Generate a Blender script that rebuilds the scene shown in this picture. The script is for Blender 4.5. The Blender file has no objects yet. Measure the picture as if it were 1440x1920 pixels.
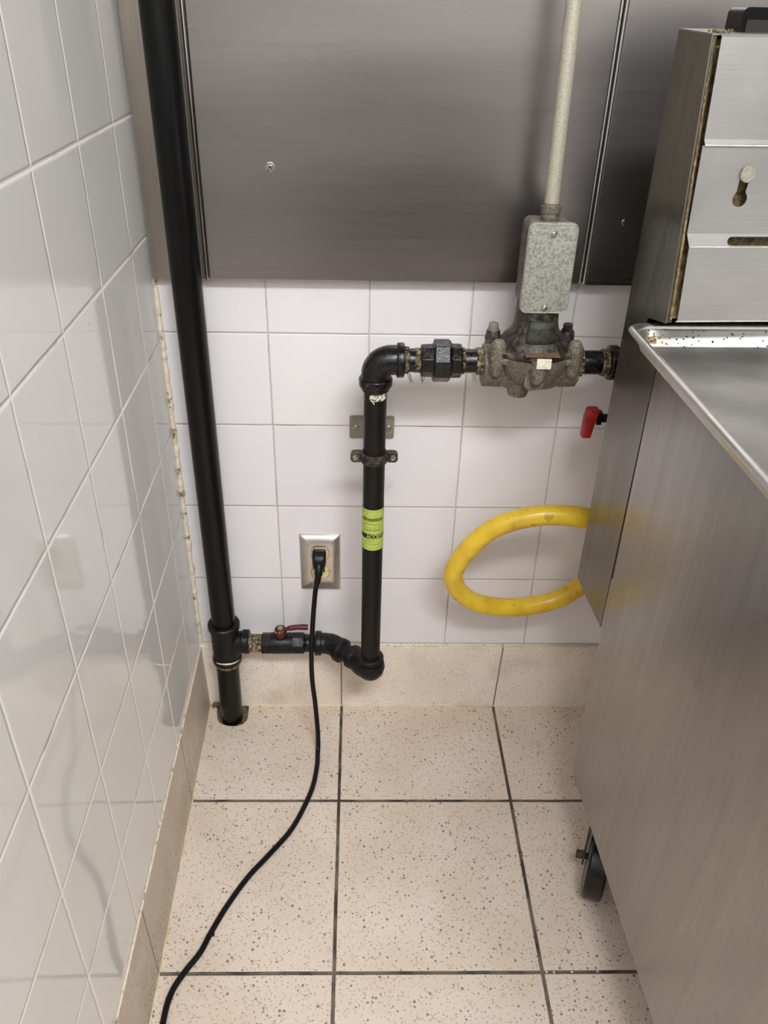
import bpy, bmesh, math, random
from mathutils import Vector, Matrix, noise
V = Vector; PI = math.pi
random.seed(7)
sc = bpy.context.scene
col = sc.collection

# ---------------------------------------------------------------- camera
camd = bpy.data.cameras.new('camera'); cam = bpy.data.objects.new('camera', camd); col.objects.link(cam)
r_ = V((0.99974329, -0.01410207, 0.01773353)); u_ = V((-0.00723969, 0.54282842, 0.83981241)); f_ = V((0.02146936, 0.83972521, -0.54258698))
M = Matrix(((r_.x, u_.x, -f_.x, 0.29908), (r_.y, u_.y, -f_.y, -1.19699), (r_.z, u_.z, -f_.z, 1.19005), (0, 0, 0, 1)))
cam.matrix_world = M
camd.sensor_fit = 'VERTICAL'; camd.sensor_height = 24.0; camd.lens = 1533.85 / 1920 * 24.0
camd.shift_x = 16.17 / 1920; camd.shift_y = 31.36 / 1920; camd.clip_start = 0.02
sc.camera = cam

# ---------------------------------------------------------------- world, lights, exposure
w = bpy.data.worlds.new('world'); sc.world = w; w.use_nodes = True
w.node_tree.nodes['Background'].inputs[0].default_value = (0.80, 0.86, 1.0, 1); w.node_tree.nodes['Background'].inputs[1].default_value = 0.35
sc.view_settings.view_transform = 'Standard'; sc.view_settings.look = 'None'; sc.view_settings.gamma = 1; sc.view_settings.use_curve_mapping = False
sc.view_settings.exposure = 0.0
def area(name, loc, sx, sy, power, colr=(1, .965, .92), rot=(0, 0, 0)):
    l = bpy.data.lights.new(name, 'AREA'); l.shape = 'RECTANGLE'; l.size = sx; l.size_y = sy; l.energy = power; l.color = colr
    o = bpy.data.objects.new(name, l); o.location = loc; o.rotation_euler = rot; col.objects.link(o); return o
area('ceiling_lamp', (0.80, -1.98, 2.68), 1.2, 0.34, 78, (.945, .975, 1))
area('ceiling_lamp', (2.05, -1.5, 2.68), .6, 1.2, 17, (.945, .975, 1))

# ---------------------------------------------------------------- material helpers
def lin(c):
    return tuple((x / 255 / 12.92) if x / 255 <= .04045 else ((x / 255 + .055) / 1.055) ** 2.4 for x in c) + (1,)
class NT:
    def __init__(s, name):
        s.m = bpy.data.materials.new(name); s.m.use_nodes = True; s.t = s.m.node_tree; s.b = s.t.nodes['Principled BSDF']
        s.tc = s.t.nodes.new('ShaderNodeTexCoord'); s.sep = None
    def n(s, typ, **k):
        x = s.t.nodes.new(typ)
        for a, b in k.items(): setattr(x, a, b)
        return x
    def L(s, a, b): s.t.links.new(a, b)
    def set(s, sock, v):
        if isinstance(v, bpy.types.NodeSocket): s.L(v, sock)
        else: sock.default_value = v
    def math(s, op, a, b=0.0, c=0.0, clamp=False):
        x = s.n('ShaderNodeMath', operation=op, use_clamp=clamp); s.set(x.inputs[0], a); s.set(x.inputs[1], b); s.set(x.inputs[2], c); return x.outputs[0]
    def xyz(s):
        if not s.sep: s.sep = s.n('ShaderNodeSeparateXYZ'); s.L(s.tc.outputs['Object'], s.sep.inputs[0])
        return s.sep.outputs
    def smooth(s, v, a, b, lo=0., hi=1.):
        x = s.n('ShaderNodeMapRange', interpolation_type='SMOOTHSTEP'); s.set(x.inputs[0], v); s.set(x.inputs[1], a); s.set(x.inputs[2], b); s.set(x.inputs[3], lo); s.set(x.inputs[4], hi); return x.outputs[0]
    def mix(s, f, a, b, mode='MIX'):
        x = s.n('ShaderNodeMix', data_type='RGBA', blend_type=mode); s.set(x.inputs[0], f); s.set(x.inputs[6], a); s.set(x.inputs[7], b); return x.outputs[2]
    def vec(s, scale=(1, 1, 1), rot=(0, 0, 0), loc=(0, 0, 0)):
        x = s.n('ShaderNodeMapping'); s.L(s.tc.outputs['Object'], x.inputs[0]); x.inputs['Scale'].default_value = scale; x.inputs['Rotation'].default_value = rot; x.inputs['Location'].default_value = loc; return x.outputs[0]
    def noise(s, scale, detail=2., vec=None, rough=.5):
        x = s.n('ShaderNodeTexNoise'); s.L(vec if vec else s.tc.outputs['Object'], x.inputs['Vector']); x.inputs['Scale'].default_value = scale; x.inputs['Detail'].default_value = detail; x.inputs['Roughness'].default_value = rough; return x.outputs['Fac']
    def specks(s, scale, prob, rmax, vec=None):
        """1 inside scattered spots: a Voronoi cell holds one with chance prob; radius up to rmax cells"""
        x = s.n('ShaderNodeTexVoronoi'); s.L(vec if vec else s.tc.outputs['Object'], x.inputs['Vector']); x.inputs['Scale'].default_value = scale
        sp = s.n('ShaderNodeSeparateColor'); s.L(x.outputs['Color'], sp.inputs[0])
        on = s.math('LESS_THAN', sp.outputs[0], prob)
        rad = s.math('MULTIPLY', sp.outputs[1], rmax)
        d = s.math('ADD', x.outputs['Distance'], s.math('MULTIPLY', s.math('SUBTRACT', s.noise(scale * 2.5, 1), .5), .25))
        return s.math('MULTIPLY', on, s.smooth(s.math('SUBTRACT', rad, d), 0, .06))
    def bump(s, h, strength=1., dist=1., prev=None):
        x = s.n('ShaderNodeBump'); s.set(x.inputs['Height'], h); x.inputs['Strength'].default_value = strength; x.inputs['Distance'].default_value = dist
        if prev: s.L(prev, x.inputs['Normal'])
        return x.outputs[0]
    def out(s, color=None, rough=None, metal=None, normal=None, ior=None, spec=None, coat=None):
        for k, v in (('Base Color', color), ('Roughness', rough), ('Metallic', metal), ('Normal', normal), ('IOR', ior), ('Specular IOR Level', spec), ('Coat Weight', coat)):
            if v is not None: s.set(s.b.inputs[k], v)
        return s.m
    def grid(s, u, v, u0, v0, pu, pv):
        """distance to the nearest joint line, and the tile numbers and fractions"""
        tu = s.math('DIVIDE', s.math('SUBTRACT', u, u0), pu); tv = s.math('DIVIDE', s.math('SUBTRACT', v, v0), pv)
        fu = s.math('FRACT', tu); fv = s.math('FRACT', tv)
        du = s.math('MULTIPLY', s.math('MINIMUM', fu, s.math('SUBTRACT', 1, fu)), pu)
        dv = s.math('MULTIPLY', s.math('MINIMUM', fv, s.math('SUBTRACT', 1, fv)), pv)
        return du, dv, s.math('FLOOR', tu), s.math('FLOOR', tv), fu, fv

def simple(name, c, rough=.5, metal=0., spots=None, bump=0., bscale=200., spec=None):
    t = NT(name); cc = lin(c)
    if spots:
        (sc_, col2, thr) = spots
        cc = t.mix(t.smooth(t.noise(sc_, 4), thr, thr + .12), cc, lin(col2))
    nm = t.bump(t.noise(bscale, 3), bump, .001) if bump else None
    return t.out(cc, rough, metal, nm, spec=spec)

def wall_tile(name, uaxis, u0, v0, pu, pv, tile, grout, jw, edge, tilt):
    t = NT(name); x = t.xyz(); u = x[uaxis]; v = x[2]
    wob = t.math('MULTIPLY', t.math('SUBTRACT', t.noise(26, 3), .5), .0016)
    du, dv, iu, iv, fu, fv = t.grid(t.math('ADD', u, wob), t.math('ADD', v, wob), u0, v0, pu, pv)
    if uaxis == 0: du = t.math('ADD', du, t.math('LESS_THAN', u, .05))
    d = t.math('MINIMUM', du, dv)
    cv = t.n('ShaderNodeCombineXYZ'); t.L(iu, cv.inputs[0]); t.L(iv, cv.inputs[1])
    wn = t.n('ShaderNodeTexWhiteNoise'); t.L(cv.outputs[0], wn.inputs['Vector'])
    sp = t.n('ShaderNodeSeparateColor'); t.L(wn.outputs['Color'], sp.inputs[0])
    gm = t.smooth(d, jw * .35, jw * .65)
    tint = t.mix(sp.outputs[0], lin(tile), lin(tuple(max(0, c - k) for c, k in zip(tile, (5, 5, 3)))))
    dirt = t.smooth(t.noise(14, 5), .52, .72)
    gcol = t.mix(dirt, lin(grout), lin(tuple(c * .78 for c in grout)))
    c = t.mix(gm, gcol, tint)
    spk = t.specks(22, .12, .045)
    c = t.mix(t.math('MULTIPLY', spk, .8), c, lin((120, 100, 84)))
    h = t.math('MULTIPLY', t.smooth(d, 0, edge), .0009)
    h = t.math('ADD', h, t.math('MULTIPLY', t.math('MULTIPLY', t.math('SUBTRACT', sp.outputs[1], .5), fu), tilt))
    h = t.math('ADD', h, t.math('MULTIPLY', t.math('MULTIPLY', t.math('SUBTRACT', sp.outputs[2], .5), fv), tilt))
    h = t.math('ADD', h, t.math('MULTIPLY', t.noise(7, 0), .0005))
    h = t.math('ADD', h, t.math('MULTIPLY', t.noise(60, 1), .00001))
    return t.out(c, t.math('ADD', .06, t.math('MULTIPLY', t.math('SUBTRACT', 1, gm), .6)), 0, t.bump(h, 1, 1), 1.5)

def speckled(t, base, base2):
    c = t.mix(t.smooth(t.noise(7, 4), .38, .66), lin(base), lin(base2))
    c = t.mix(t.math('MULTIPLY', t.smooth(t.noise(380, 2), .55, .75), .25), c, lin((150, 130, 112)))
    c = t.mix(t.math('MULTIPLY', t.specks(360, .5, .6), .6), c, lin((146, 126, 108)))
    c = t.mix(t.math('MULTIPLY', t.specks(170, .34, .42), .85), c, lin((124, 106, 92)))
    c = t.mix(t.math('MULTIPLY', t.specks(75, .12, .22), .85), c, lin((112, 97, 85)))
    return c

def floor_tile():
    t = NT('floor_tile_speckled_beige'); x = t.xyz()
    wob = t.math('MULTIPLY', t.math('SUBTRACT', t.noise(18, 3), .5), .0012)
    du, dv, iu, iv, fu, fv = t.grid(t.math('ADD', x[0], wob), t.math('ADD', x[1], wob), .269, -.2425, .3048, .3050)
    d = t.math('MINIMUM', du, dv); gm = t.smooth(d, .0023, .0031)
    g = t.mix(t.smooth(t.noise(20, 4), .4, .65), lin((112, 102, 90)), lin((62, 54, 47)))
    c = t.mix(gm, g, speckled(t, (220, 204, 189), (212, 195, 178)))
    h = t.math('MULTIPLY', t.smooth(d, .001, .004), .0012)
    h = t.math('ADD', h, t.math('MULTIPLY', t.noise(300, 2), .00006))
    return t.out(c, t.math('ADD', .42, t.math('MULTIPLY', t.noise(9, 3), .2)), 0, t.bump(h, 1, 1), 1.45, spec=.35)
def base_tile(name, ua, joints, base, base2, jc=(120, 108, 94)):
    t = NT(name); x = t.xyz(); c = speckled(t, base, base2); m = None
    for (p0, slant) in joints:
        d = t.math('ABSOLUTE', t.math('SUBTRACT', x[ua], t.math('ADD', p0, t.math('MULTIPLY', x[2], slant))))
        mm = t.smooth(d, .0008, .0018, 1, 0); m = mm if m is None else t.math('MAXIMUM', m, mm)
    c = t.mix(m, c, lin(jc))
    c = t.mix(t.math('MULTIPLY', t.smooth(t.noise(11, 5), .5, .75), .35), c, lin((168, 148, 118)))
    return t.out(c, .45, 0, t.bump(t.noise(300, 2), .3, .0003), 1.45, spec=.3)

def steel(name, base=(150, 147, 143), rough=(.2, .36), grain=(3, 3, 260), wave=.0004, wscale=(1.2, 1, 5), smear=.25, axis_wave=None, dirt=None):
    """brushed sheet: grain is the noise scale along each axis (small along the brushing)"""
    t = NT(name)
    g = t.noise(1, 4, t.vec(grain), .6)
    big = t.noise(1, 1, t.vec(wscale), .5)
    c = t.mix(t.math('MULTIPLY', t.smooth(g, .3, .7), smear), lin(base), lin(tuple(x * .82 for x in base)))
    c = t.mix(t.math('MULTIPLY', t.smooth(t.noise(1, 5, t.vec(tuple(x * 2.2 for x in wscale)), .6), .35, .7), smear), c, lin(tuple(min(255, x * 1.14) for x in base)))
    c = t.mix(t.math('MULTIPLY', t.specks(45, .05, .05), .7), c, lin((215, 210, 205)))
    if dirt:
        c = t.mix(t.math('MULTIPLY', t.smooth(t.noise(dirt[0], 6), dirt[1], dirt[1] + .2), dirt[3]), c, lin(dirt[2]))
    ro = t.smooth(t.math('ADD', t.math('MULTIPLY', g, .25), t.math('MULTIPLY', big, .75)), .3, .7, rough[0], rough[1])
    h = t.math('MULTIPLY', big, wave * 10)
    return t.out(c, ro, 1.0, t.bump(h, 1, 1))

def grimy(name, base, dark, scale=60., thr=.45, rough=(.35, .7), metal=.4, bump=.0006, mixto=None, spec=.5):
    t = NT(name); n1 = t.noise(scale, 6, rough=.65)
    c = t.mix(t.smooth(n1, thr - .12, thr + .15), lin(dark), lin(base))
    if mixto: c = t.mix(t.smooth(t.noise(scale * .55, 5, t.vec((1, 1, 1), loc=(3, 1, 5))), mixto[1] - .04, mixto[1] + .2), c, lin(mixto[0]))
    return t.out(c, t.smooth(n1, .35, .65, rough[0], rough[1]), metal, t.bump(t.noise(scale * 4, 4), 1, bump), spec=spec)

M_ = {}
M_['back_tile'] = wall_tile('white_wall_tile_back', 0, .00855, .76588, .15275, .1525, (234, 229, 230), (204, 195, 186), .0020, .0026, .0012)
M_['left_tile'] = wall_tile('white_wall_tile_left', 1, -.10458, .75445, .1522, .1525, (224, 221, 216), (246, 236, 230), .0034, .0042, .0012)  # pale joint colour paints in the highlight along the raised joints
M_['floor'] = floor_tile()
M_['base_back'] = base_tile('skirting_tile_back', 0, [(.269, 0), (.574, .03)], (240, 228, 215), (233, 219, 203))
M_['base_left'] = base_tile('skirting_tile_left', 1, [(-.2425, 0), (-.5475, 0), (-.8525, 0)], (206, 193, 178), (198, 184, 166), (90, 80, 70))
M_['plaster'] = simple('painted_plaster', (200, 198, 194), .7)
M_['ceiling'] = simple('ceiling_board', (148, 145, 141), .8)
M_['dark_reflected'] = simple('dark_for_reflection', (36, 35, 35), .6)  # made-up dark tone, only to darken reflections in the steel sheets
M_['caulk'] = simple('grimy_caulk', (226, 214, 192), .6, 0, (60, (128, 106, 76), .56), .6, 300)
M_['caulk_yellow'] = simple('yellowed_caulk', (224, 210, 168), .6, 0, (40, (200, 186, 130), .5), .4, 300)
M_['hole'] = grimy('broken_mortar', (124, 104, 80), (66, 52, 38), 90, .45, (.8, .95), 0, .002)
M_['panel'] = steel('brushed_steel_wall_sheet', (160, 155, 153), (.26, .36), (3, 3, 120), .0006, (1.3, 1, 5.5), .16)
M_['panel_narrow'] = steel('brushed_steel_corner_strip', (176, 168, 158), (.28, .4), (240, 4, 5), .0001, (8, 1, 1.5), .3)
M_['bright'] = steel('bright_steel_edge', (205, 203, 200), (.2, .35), (60, 60, 8), .00002, (30, 30, 6), .3, dirt=(40, .6, (90, 82, 70), .6))
M_['black_pipe'] = grimy('black_painted_steel', (9, 9, 10), (7, 7, 8), 60, .5, (.28, .34), .0, .0, None, .3)
M_['black_iron'] = grimy('black_malleable_iron', (20, 17, 16), (10, 8, 8), 140, .5, (.16, .4), .0, .00025, ((92, 74, 52), .66), .45)
M_['black_iron_clean'] = grimy('dull_black_iron', (19, 16, 15), (11, 10, 10), 90, .5, (.35, .55), .0, .0003, ((46, 38, 32), .70), .35)
M_['riser'] = grimy('dull_black_pipe', (17, 14, 13), (13, 11, 10), 40, .5, (.40, .5), .0, .0, None, .35)
M_['sealant'] = grimy('thread_sealant', (186, 168, 122), (44, 36, 28), 190, .52, (.5, .8), .0, .0015, ((36, 30, 26), .58))
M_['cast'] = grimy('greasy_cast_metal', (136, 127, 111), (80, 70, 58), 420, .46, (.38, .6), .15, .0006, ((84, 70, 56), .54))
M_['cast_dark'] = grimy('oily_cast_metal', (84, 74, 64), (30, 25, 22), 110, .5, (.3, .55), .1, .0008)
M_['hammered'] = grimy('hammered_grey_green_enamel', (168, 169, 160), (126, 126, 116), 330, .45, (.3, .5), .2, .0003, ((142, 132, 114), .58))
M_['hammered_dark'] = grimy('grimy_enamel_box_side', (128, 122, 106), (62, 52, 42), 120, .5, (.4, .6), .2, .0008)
M_['galv'] = grimy('speckled_galvanised_tube', (192, 186, 168), (150, 143, 122), 700, .42, (.35, .5), .3, .0002, ((120, 110, 88), .62))
M_['zinc'] = grimy('dull_zinc', (166, 160, 146), (126, 120, 106), 620, .45, (.35, .55), .4, .0006)
M_['screw'] = grimy('screw_metal', (190, 186, 172), (90, 84, 70), 400, .45, (.25, .4), .8, .0003)
M_['red'] = grimy('red_lever_coating', (164, 26, 24), (108, 16, 14), 90, .42, (.35, .5), .0, .0005)
M_['red_dark'] = grimy('worn_dark_red_lever', (112, 34, 26), (60, 20, 16), 160, .5, (.3, .5), .1, .0005)
M_['white_tag'] = grimy('white_tag', (232, 226, 206), (150, 138, 110), 160, .38, (.5, .6), 0, .0003)
M_['rust_tab'] = grimy('rusty_tab', (124, 92, 72), (88, 62, 50), 160, .4, (.5, .7), .1, .0003)
M_['green_plate'] = grimy('dark_green_nameplate', (58, 60, 50), (34, 36, 30), 200, .45, (.4, .6), .2, .0004)
M_['ivory'] = grimy('yellowed_ivory_plastic', (226, 214, 150), (168, 152, 90), 120, .35, (.4, .5), 0, .0003)
M_['slot'] = simple('slot_dark', (14, 12, 11), .6)
M_['plate_steel'] = steel('stainless_cover_plate', (228, 222, 218), (.3, .4), (5, 5, 400), .00002, (20, 20, 20), .2)
M_['rubber'] = simple('black_rubber', (9, 9, 10), .4, 0, None, .2, 300, .35)
M_['cable'] = simple('black_cable_sheath', (6, 6, 7), .36, 0, None, .1, 300, .35)
M_['sticker'] = grimy('lime_sticker', (186, 202, 92), (144, 158, 66), 260, .36, (.4, .5), 0, .0002)
M_['ink'] = simple('sticker_ink', (24, 34, 30), .6)
M_['ink_soft'] = simple('sticker_faded_ink', (104, 122, 48), .6)
M_['fryer'] = steel('brushed_steel_fryer_side', (162, 158, 154), (.24, .36), (90, 90, 2), .0004, (4, 4, 1.4), .3, dirt=(14, .66, (96, 92, 88), .4))
M_['duct'] = steel('dull_steel_duct', (128, 123, 116), (.26, .38), (70, 70, 2), .0003, (6, 6, 1.5), .35)
M_['hang'] = steel('satin_steel_plate', (166, 163, 160), (.38, .5), (4, 4, 420), .00005, (6, 6, 9), .22)
M_['grease'] = grimy('baked_yellow_grease', (136, 120, 76), (84, 66, 38), 160, .47, (.35, .6), 0, .0008, ((72, 50, 28), .54))
M_['pan'] = steel('worn_aluminium_pan', (212, 209, 205), (.28, .44), (14, 5, 14), .0003, (7, 9, 9), .35, dirt=(30, .62, (140, 128, 110), .5))
M_['burnt'] = grimy('baked_on_residue', (180, 140, 84), (96, 62, 34), 120, .5, (.4, .6), 0, .001)
M_['frame_dirty'] = grimy('dirty_underframe', (84, 72, 56), (36, 30, 25), 60, .5, (.5, .8), .3, .0008)
M_['black_gloss'] = simple('black_gloss_enamel', (5, 5, 6), .2, spec=.3)
M_['dark_grey_shade'] = simple('dark_grey_and_shade', (26, 24, 22), .6)  # dark grey; also stands for the shade under the right sheet
def hose_mat():
    t = NT('yellow_vinyl_gas_hose')
    c = t.mix(t.smooth(t.noise(26, 4), .35, .7), lin((238, 202, 58)), lin((218, 174, 50)))
    c = t.mix(t.math('MULTIPLY', t.smooth(t.noise(55, 5), .62, .7), .55), c, lin((176, 128, 60)))
    c = t.mix(t.math('MULTIPLY', t.specks(36, .22, .10), .9), c, lin((84, 50, 24)))
    return t.out(c, .3, 0, t.bump(t.noise(40, 2), .4, .0006))
M_['hose'] = hose_mat()
def wheel_mat():
    t = NT('oily_black_wheel'); c = t.mix(t.specks(140, .12, .16), lin((9, 9, 9)), lin((150, 140, 128)))
    return t.out(c, .3, 0, t.bump(t.noise(420, 3), 1, .0002), spec=.4)
M_['wheel'] = wheel_mat()

# ---------------------------------------------------------------- geometry helpers
def obj(name, bm, mat, parent=None, smooth=True, angle=35, bevel=0):
    me = bpy.data.meshes.new(name)
    bmesh.ops.remove_doubles(bm, verts=bm.verts, dist=1e-6)
    bmesh.ops.recalc_face_normals(bm, faces=bm.faces); bm.to_mesh(me); bm.free()
    mats = mat if isinstance(mat, (list, tuple)) else [mat]
    for m in mats: me.materials.append(M_[m])
    if smooth:
        me.shade_smooth() if hasattr(me, 'shade_smooth') else None
        b2 = bmesh.new(); b2.from_mesh(me)
        for e in b2.edges: e.smooth = len(e.link_faces) < 2 or e.calc_face_angle(0) < math.radians(angle)
        for f in b2.faces: f.smooth = True
        b2.to_mesh(me); b2.free()
    o = bpy.data.objects.new(name, me); col.objects.link(o)
    if parent: o.parent = parent
    if bevel:
        mo = o.modifiers.new('bevel', 'BEVEL'); mo.width = bevel; mo.segments = 2; mo.limit_method = 'ANGLE'; mo.angle_limit = math.radians(40)
    return o
def thing(name, label, cat, loc=(0, 0, 0), rz=0, group=None):
    o = bpy.data.objects.new(name, None); col.objects.link(o); o.location = loc; o.rotation_euler = (0, 0, rz); o.empty_display_size = .05
    o['label'] = label; o['category'] = cat
    if group: o['group'] = group
    return o
def tag(o, label, cat, group=None):
    o['label'] = label; o['category'] = cat
    if group: o['group'] = group
    return o
def struct(o): o['kind'] = 'structure'; return o
def child(o, parent, label=None):
    """parent a mesh authored in world coordinates under a thing"""
    m = Matrix.Translation(parent.location) @ parent.rotation_euler.to_matrix().to_4x4() if parent.parent is None else PW[parent.name]
    o.parent = parent; o.matrix_parent_inverse = m.inverted()
    PW[o.name] = Matrix.Identity(4)
    if label: o['label'] = label
    return o
PW = {}
WARP = None
def wobj(name, bm, mat, parent, label=None, **k):
    if WARP: bmesh.ops.translate(bm, verts=bm.verts, vec=WARP)
    o = obj(name, bm, mat, None, **k); return child(o, parent, label)

def box(bm, a, b):
    x0, y0, z0 = a; x1, y1, z1 = b
    vs = [bm.verts.new(p) for p in ((x0, y0, z0), (x1, y0, z0), (x1, y1, z0), (x0, y1, z0), (x0, y0, z1), (x1, y0, z1), (x1, y1, z1), (x0, y1, z1))]
    for q in ((0, 1, 2, 3), (4, 5, 6, 7), (0, 1, 5, 4), (1, 2, 6, 5), (2, 3, 7, 6), (3, 0, 4, 7)): bm.faces.new([vs[i] for i in q])
    return vs
def frame(axis):
    z = V(axis).normalized(); a = V((0, 0, 1)) if abs(z.z) < .9 else V((1, 0, 0)); x = a.cross(z).normalized(); return x, z.cross(x), z
def lathe(bm, origin, axis, prof, n=40, phase=0, cap=True):
    """prof: (distance along axis, radius) pairs"""
    x, y, z = frame(axis); o = V(origin); rings = []
    for t, r in prof:
        rings.append([bm.verts.new(o + z * t + (x * math.cos(phase + 2 * PI * i / n) + y * math.sin(phase + 2 * PI * i / n)) * max(r, 1e-5)) for i in range(n)])
    for a, b in zip(rings, rings[1:]):
        for i in range(n): bm.faces.new((a[i], a[(i + 1) % n], b[(i + 1) % n], b[i]))
    if cap: bm.faces.new(rings[0]); bm.faces.new(rings[-1])
    return rings
def band(bm, origin, axis, t0, t1, r, e=.0015, n=40):
    lathe(bm, origin, axis, [(t0, r - e), (t0 + e * .4, r - e * .3), (t0 + e, r), (t1 - e, r), (t1 - e * .4, r - e * .3), (t1, r - e)], n)
def cat_rom(pts, k=8):
    P = [V(p) for p in pts]; P = [P[0] * 2 - P[1]] + P + [P[-1] * 2 - P[-2]]; out = []
    for i in range(1, len(P) - 2):
        for j in range(k):
            t = j / k; a, b, c, d = P[i - 1], P[i], P[i + 1], P[i + 2]
            out.append(.5 * ((2 * b) + (c - a) * t + (2 * a - 5 * b + 4 * c - d) * t * t + (3 * b - a - 3 * c + d) * t ** 3))
    out.append(P[-2]); return out
def tube(bm, pts, r, n=24, cap=True):
    """r: number or list of one radius per point"""
    P = [V(p) for p in pts]; R = r if isinstance(r, (list, tuple)) else [r] * len(P); rings = []; x = None
    for i, p in enumerate(P):
        t = (P[min(i + 1, len(P) - 1)] - P[max(i - 1, 0)]).normalized()
        if x is None: x, y, _ = frame(t)
        else: x = (x - t * x.dot(t)).normalized(); y = t.cross(x)
        rings.append([bm.verts.new(p + (x * math.cos(2 * PI * k / n) + y * math.sin(2 * PI * k / n)) * R[i]) for k in range(n)])
    for a, b in zip(rings, rings[1:]):
        for k in range(n): bm.faces.new((a[k], a[(k + 1) % n], b[(k + 1) % n], b[k]))
    if cap: bm.faces.new(rings[0]); bm.faces.new(rings[-1])
def rrect(w_, h_, r, seg=6):
    out = []
    for cx, cy, a0 in ((w_ / 2 - r, h_ / 2 - r, 0), (-w_ / 2 + r, h_ / 2 - r, 90), (-w_ / 2 + r, -h_ / 2 + r, 180), (w_ / 2 - r, -h_ / 2 + r, 270)):
        for i in range(seg + 1):
            a = math.radians(a0 + 90 * i / seg); out.append((cx + r * math.cos(a), cy + r * math.sin(a)))
    return out
def stack(bm, loops, cap0=True, cap1=True):
    R = [[bm.verts.new(p) for p in l] for l in loops]; n = len(R[0])
    for a, b in zip(R, R[1:]):
        for i in range(n): bm.faces.new((a[i], a[(i + 1) % n], b[(i + 1) % n], b[i]))
    if cap0: bm.faces.new(R[0])
    if cap1: bm.faces.new(R[-1])
    return R
def plate_xz(bm, cx, cz, w_, h_, r, y0, y1, e=.0008, seg=6):
    """rounded plate lying in x-z, from y0 (wall side) to y1 (viewer side, smaller y)"""
    L = []
    for y, ins in ((y0, 0), (y1 + e, 0), (y1 + e * .3, e * .3), (y1, e)):
        L.append([(cx + a, y, cz + b) for a, b in rrect(w_ - 2 * ins, h_ - 2 * ins, max(r - ins, .0002), seg)])
    stack(bm, L)
def prism_y(bm, outline, y0, y1):
    stack(bm, [[(a, y0, b) for a, b in outline], [(a, y1, b) for a, b in outline]])
def plate_holes(bm, outer, holes, mp, th):
    """flat sheet with holes: 2-D loops, mp maps (a, b, depth) to 3-D"""
    for dep in (0, th):
        es = []
        for lp in [outer] + holes:
            vs = [bm.verts.new(mp(a, b, dep)) for a, b in lp]
            es += [bm.edges.new((vs[i], vs[(i + 1) % len(vs)])) for i in range(len(vs))]
        bmesh.ops.triangle_fill(bm, edges=es, use_beauty=True)
    for lp in [outer] + holes:
        A = [bm.verts.new(mp(a, b, 0)) for a, b in lp]; B = [bm.verts.new(mp(a, b, th)) for a, b in lp]
        for i in range(len(lp)): bm.faces.new((A[i], A[(i + 1) % len(lp)], B[(i + 1) % len(lp)], B[i]))
def rough_up(bm, amp, scale, seed=0):
    for v in bm.verts:
        q = v.co * scale + V((seed * 3.1, 0, 0)); v.co += V((noise.noise(q), noise.noise(q + V((7, 0, 0))), noise.noise(q + V((0, 9, 0))))) * amp

# ---------------------------------------------------------------- the room
bm = bmesh.new()
hole = [(.0185, -.0145), (.0220, -.0200), (.0232, -.032), (.0268, -.0480), (.0310, -.0560), (.0384, -.0620), (.047, -.0645), (.0575, -.0662), (.066, -.0655), (.0737, -.0635), (.080, -.0580), (.0845, -.0497), (.0852, -.040), (.0848, -.026), (.0842, -.0125), (.072, -.0104), (.045, -.0104), (.030, -.0108), (.024, -.012)]
def fl(a, b, d): return (a, b, -d)
outer = [(-.05, .02), (-.05, -2.40), (2.8, -2.40), (2.8, .02)]
es = []
for lp in (outer, hole):
    vs = [bm.verts.new((a, b, 0)) for a, b in lp]; es += [bm.edges.new((vs[i], vs[(i + 1) % len(vs)])) for i in range(len(vs))]
bmesh.ops.triangle_fill(bm, edges=es, use_beauty=True)
struct(obj('floor', bm, 'floor', smooth=False))
bm = bmesh.new()
stack(bm, [[(a, b, 0) for a, b in hole], [(a + .002 * math.sin(i * 3), b, -.003) for i, (a, b) in enumerate(hole)], [(a, b, -.006) for a, b in hole]], False, True)
struct(obj('trim_1', bm, 'hole', smooth=False))                     # broken edge of the hole the pipe goes through
bm = bmesh.new(); box(bm, (-.05, 0, -.05), (2.8, .06, 2.75)); struct(obj('wall_back', bm, 'back_tile', smooth=False))
bm = bmesh.new(); box(bm, (-.06, -2.40, -.05), (0, .06, 2.75)); o = struct(obj('wall_left', bm, 'left_tile', smooth=False)); 
o.rotation_euler = (0, 0, math.atan(.016))
bm = bmesh.new(); box(bm, (2.75, -2.40, -.05), (2.8, .05, 2.75)); struct(obj('wall_right', bm, 'ceiling', smooth=False))
bm = bmesh.new(); box(bm, (-.05, -2.42, .95), (2.8, -2.37, 2.75)); struct(obj('wall_front', bm, 'plaster', smooth=False))
bm = bmesh.new(); box(bm, (-.05, -2.42, -.05), (2.8, -2.37, .95)); struct(obj('reflected_dark_band', bm, 'dark_reflected', smooth=False))  # added unseen dark band that the steel sheets reflect low down
bm = bmesh.new(); box(bm, (-.05, -2.40, 2.72), (2.8, .05, 2.77)); struct(obj('ceiling', bm, 'ceiling', smooth=False))
# skirting tiles
bm = bmesh.new(); box(bm, (-.01, -.010, 0), (2.7, .0, .1545)); struct(obj('baseboard_back', bm, 'base_back', smooth=False, bevel=.0012))
bm = bmesh.new(); vs = box(bm, (-.002, -2.36, 0), (.0072, -.0, .1535))
for v in vs[4:]:
    if v.co.x > 0: v.co.x = .0036
    if v.co.y > -.1: v.co.y = -.0
bmesh.ops.recalc_face_normals(bm, faces=bm.faces); o = struct(obj('baseboard_left', bm, 'base_left', smooth=False, bevel=.001)); o.rotation_euler = (0, 0, math.atan(.016))
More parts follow.
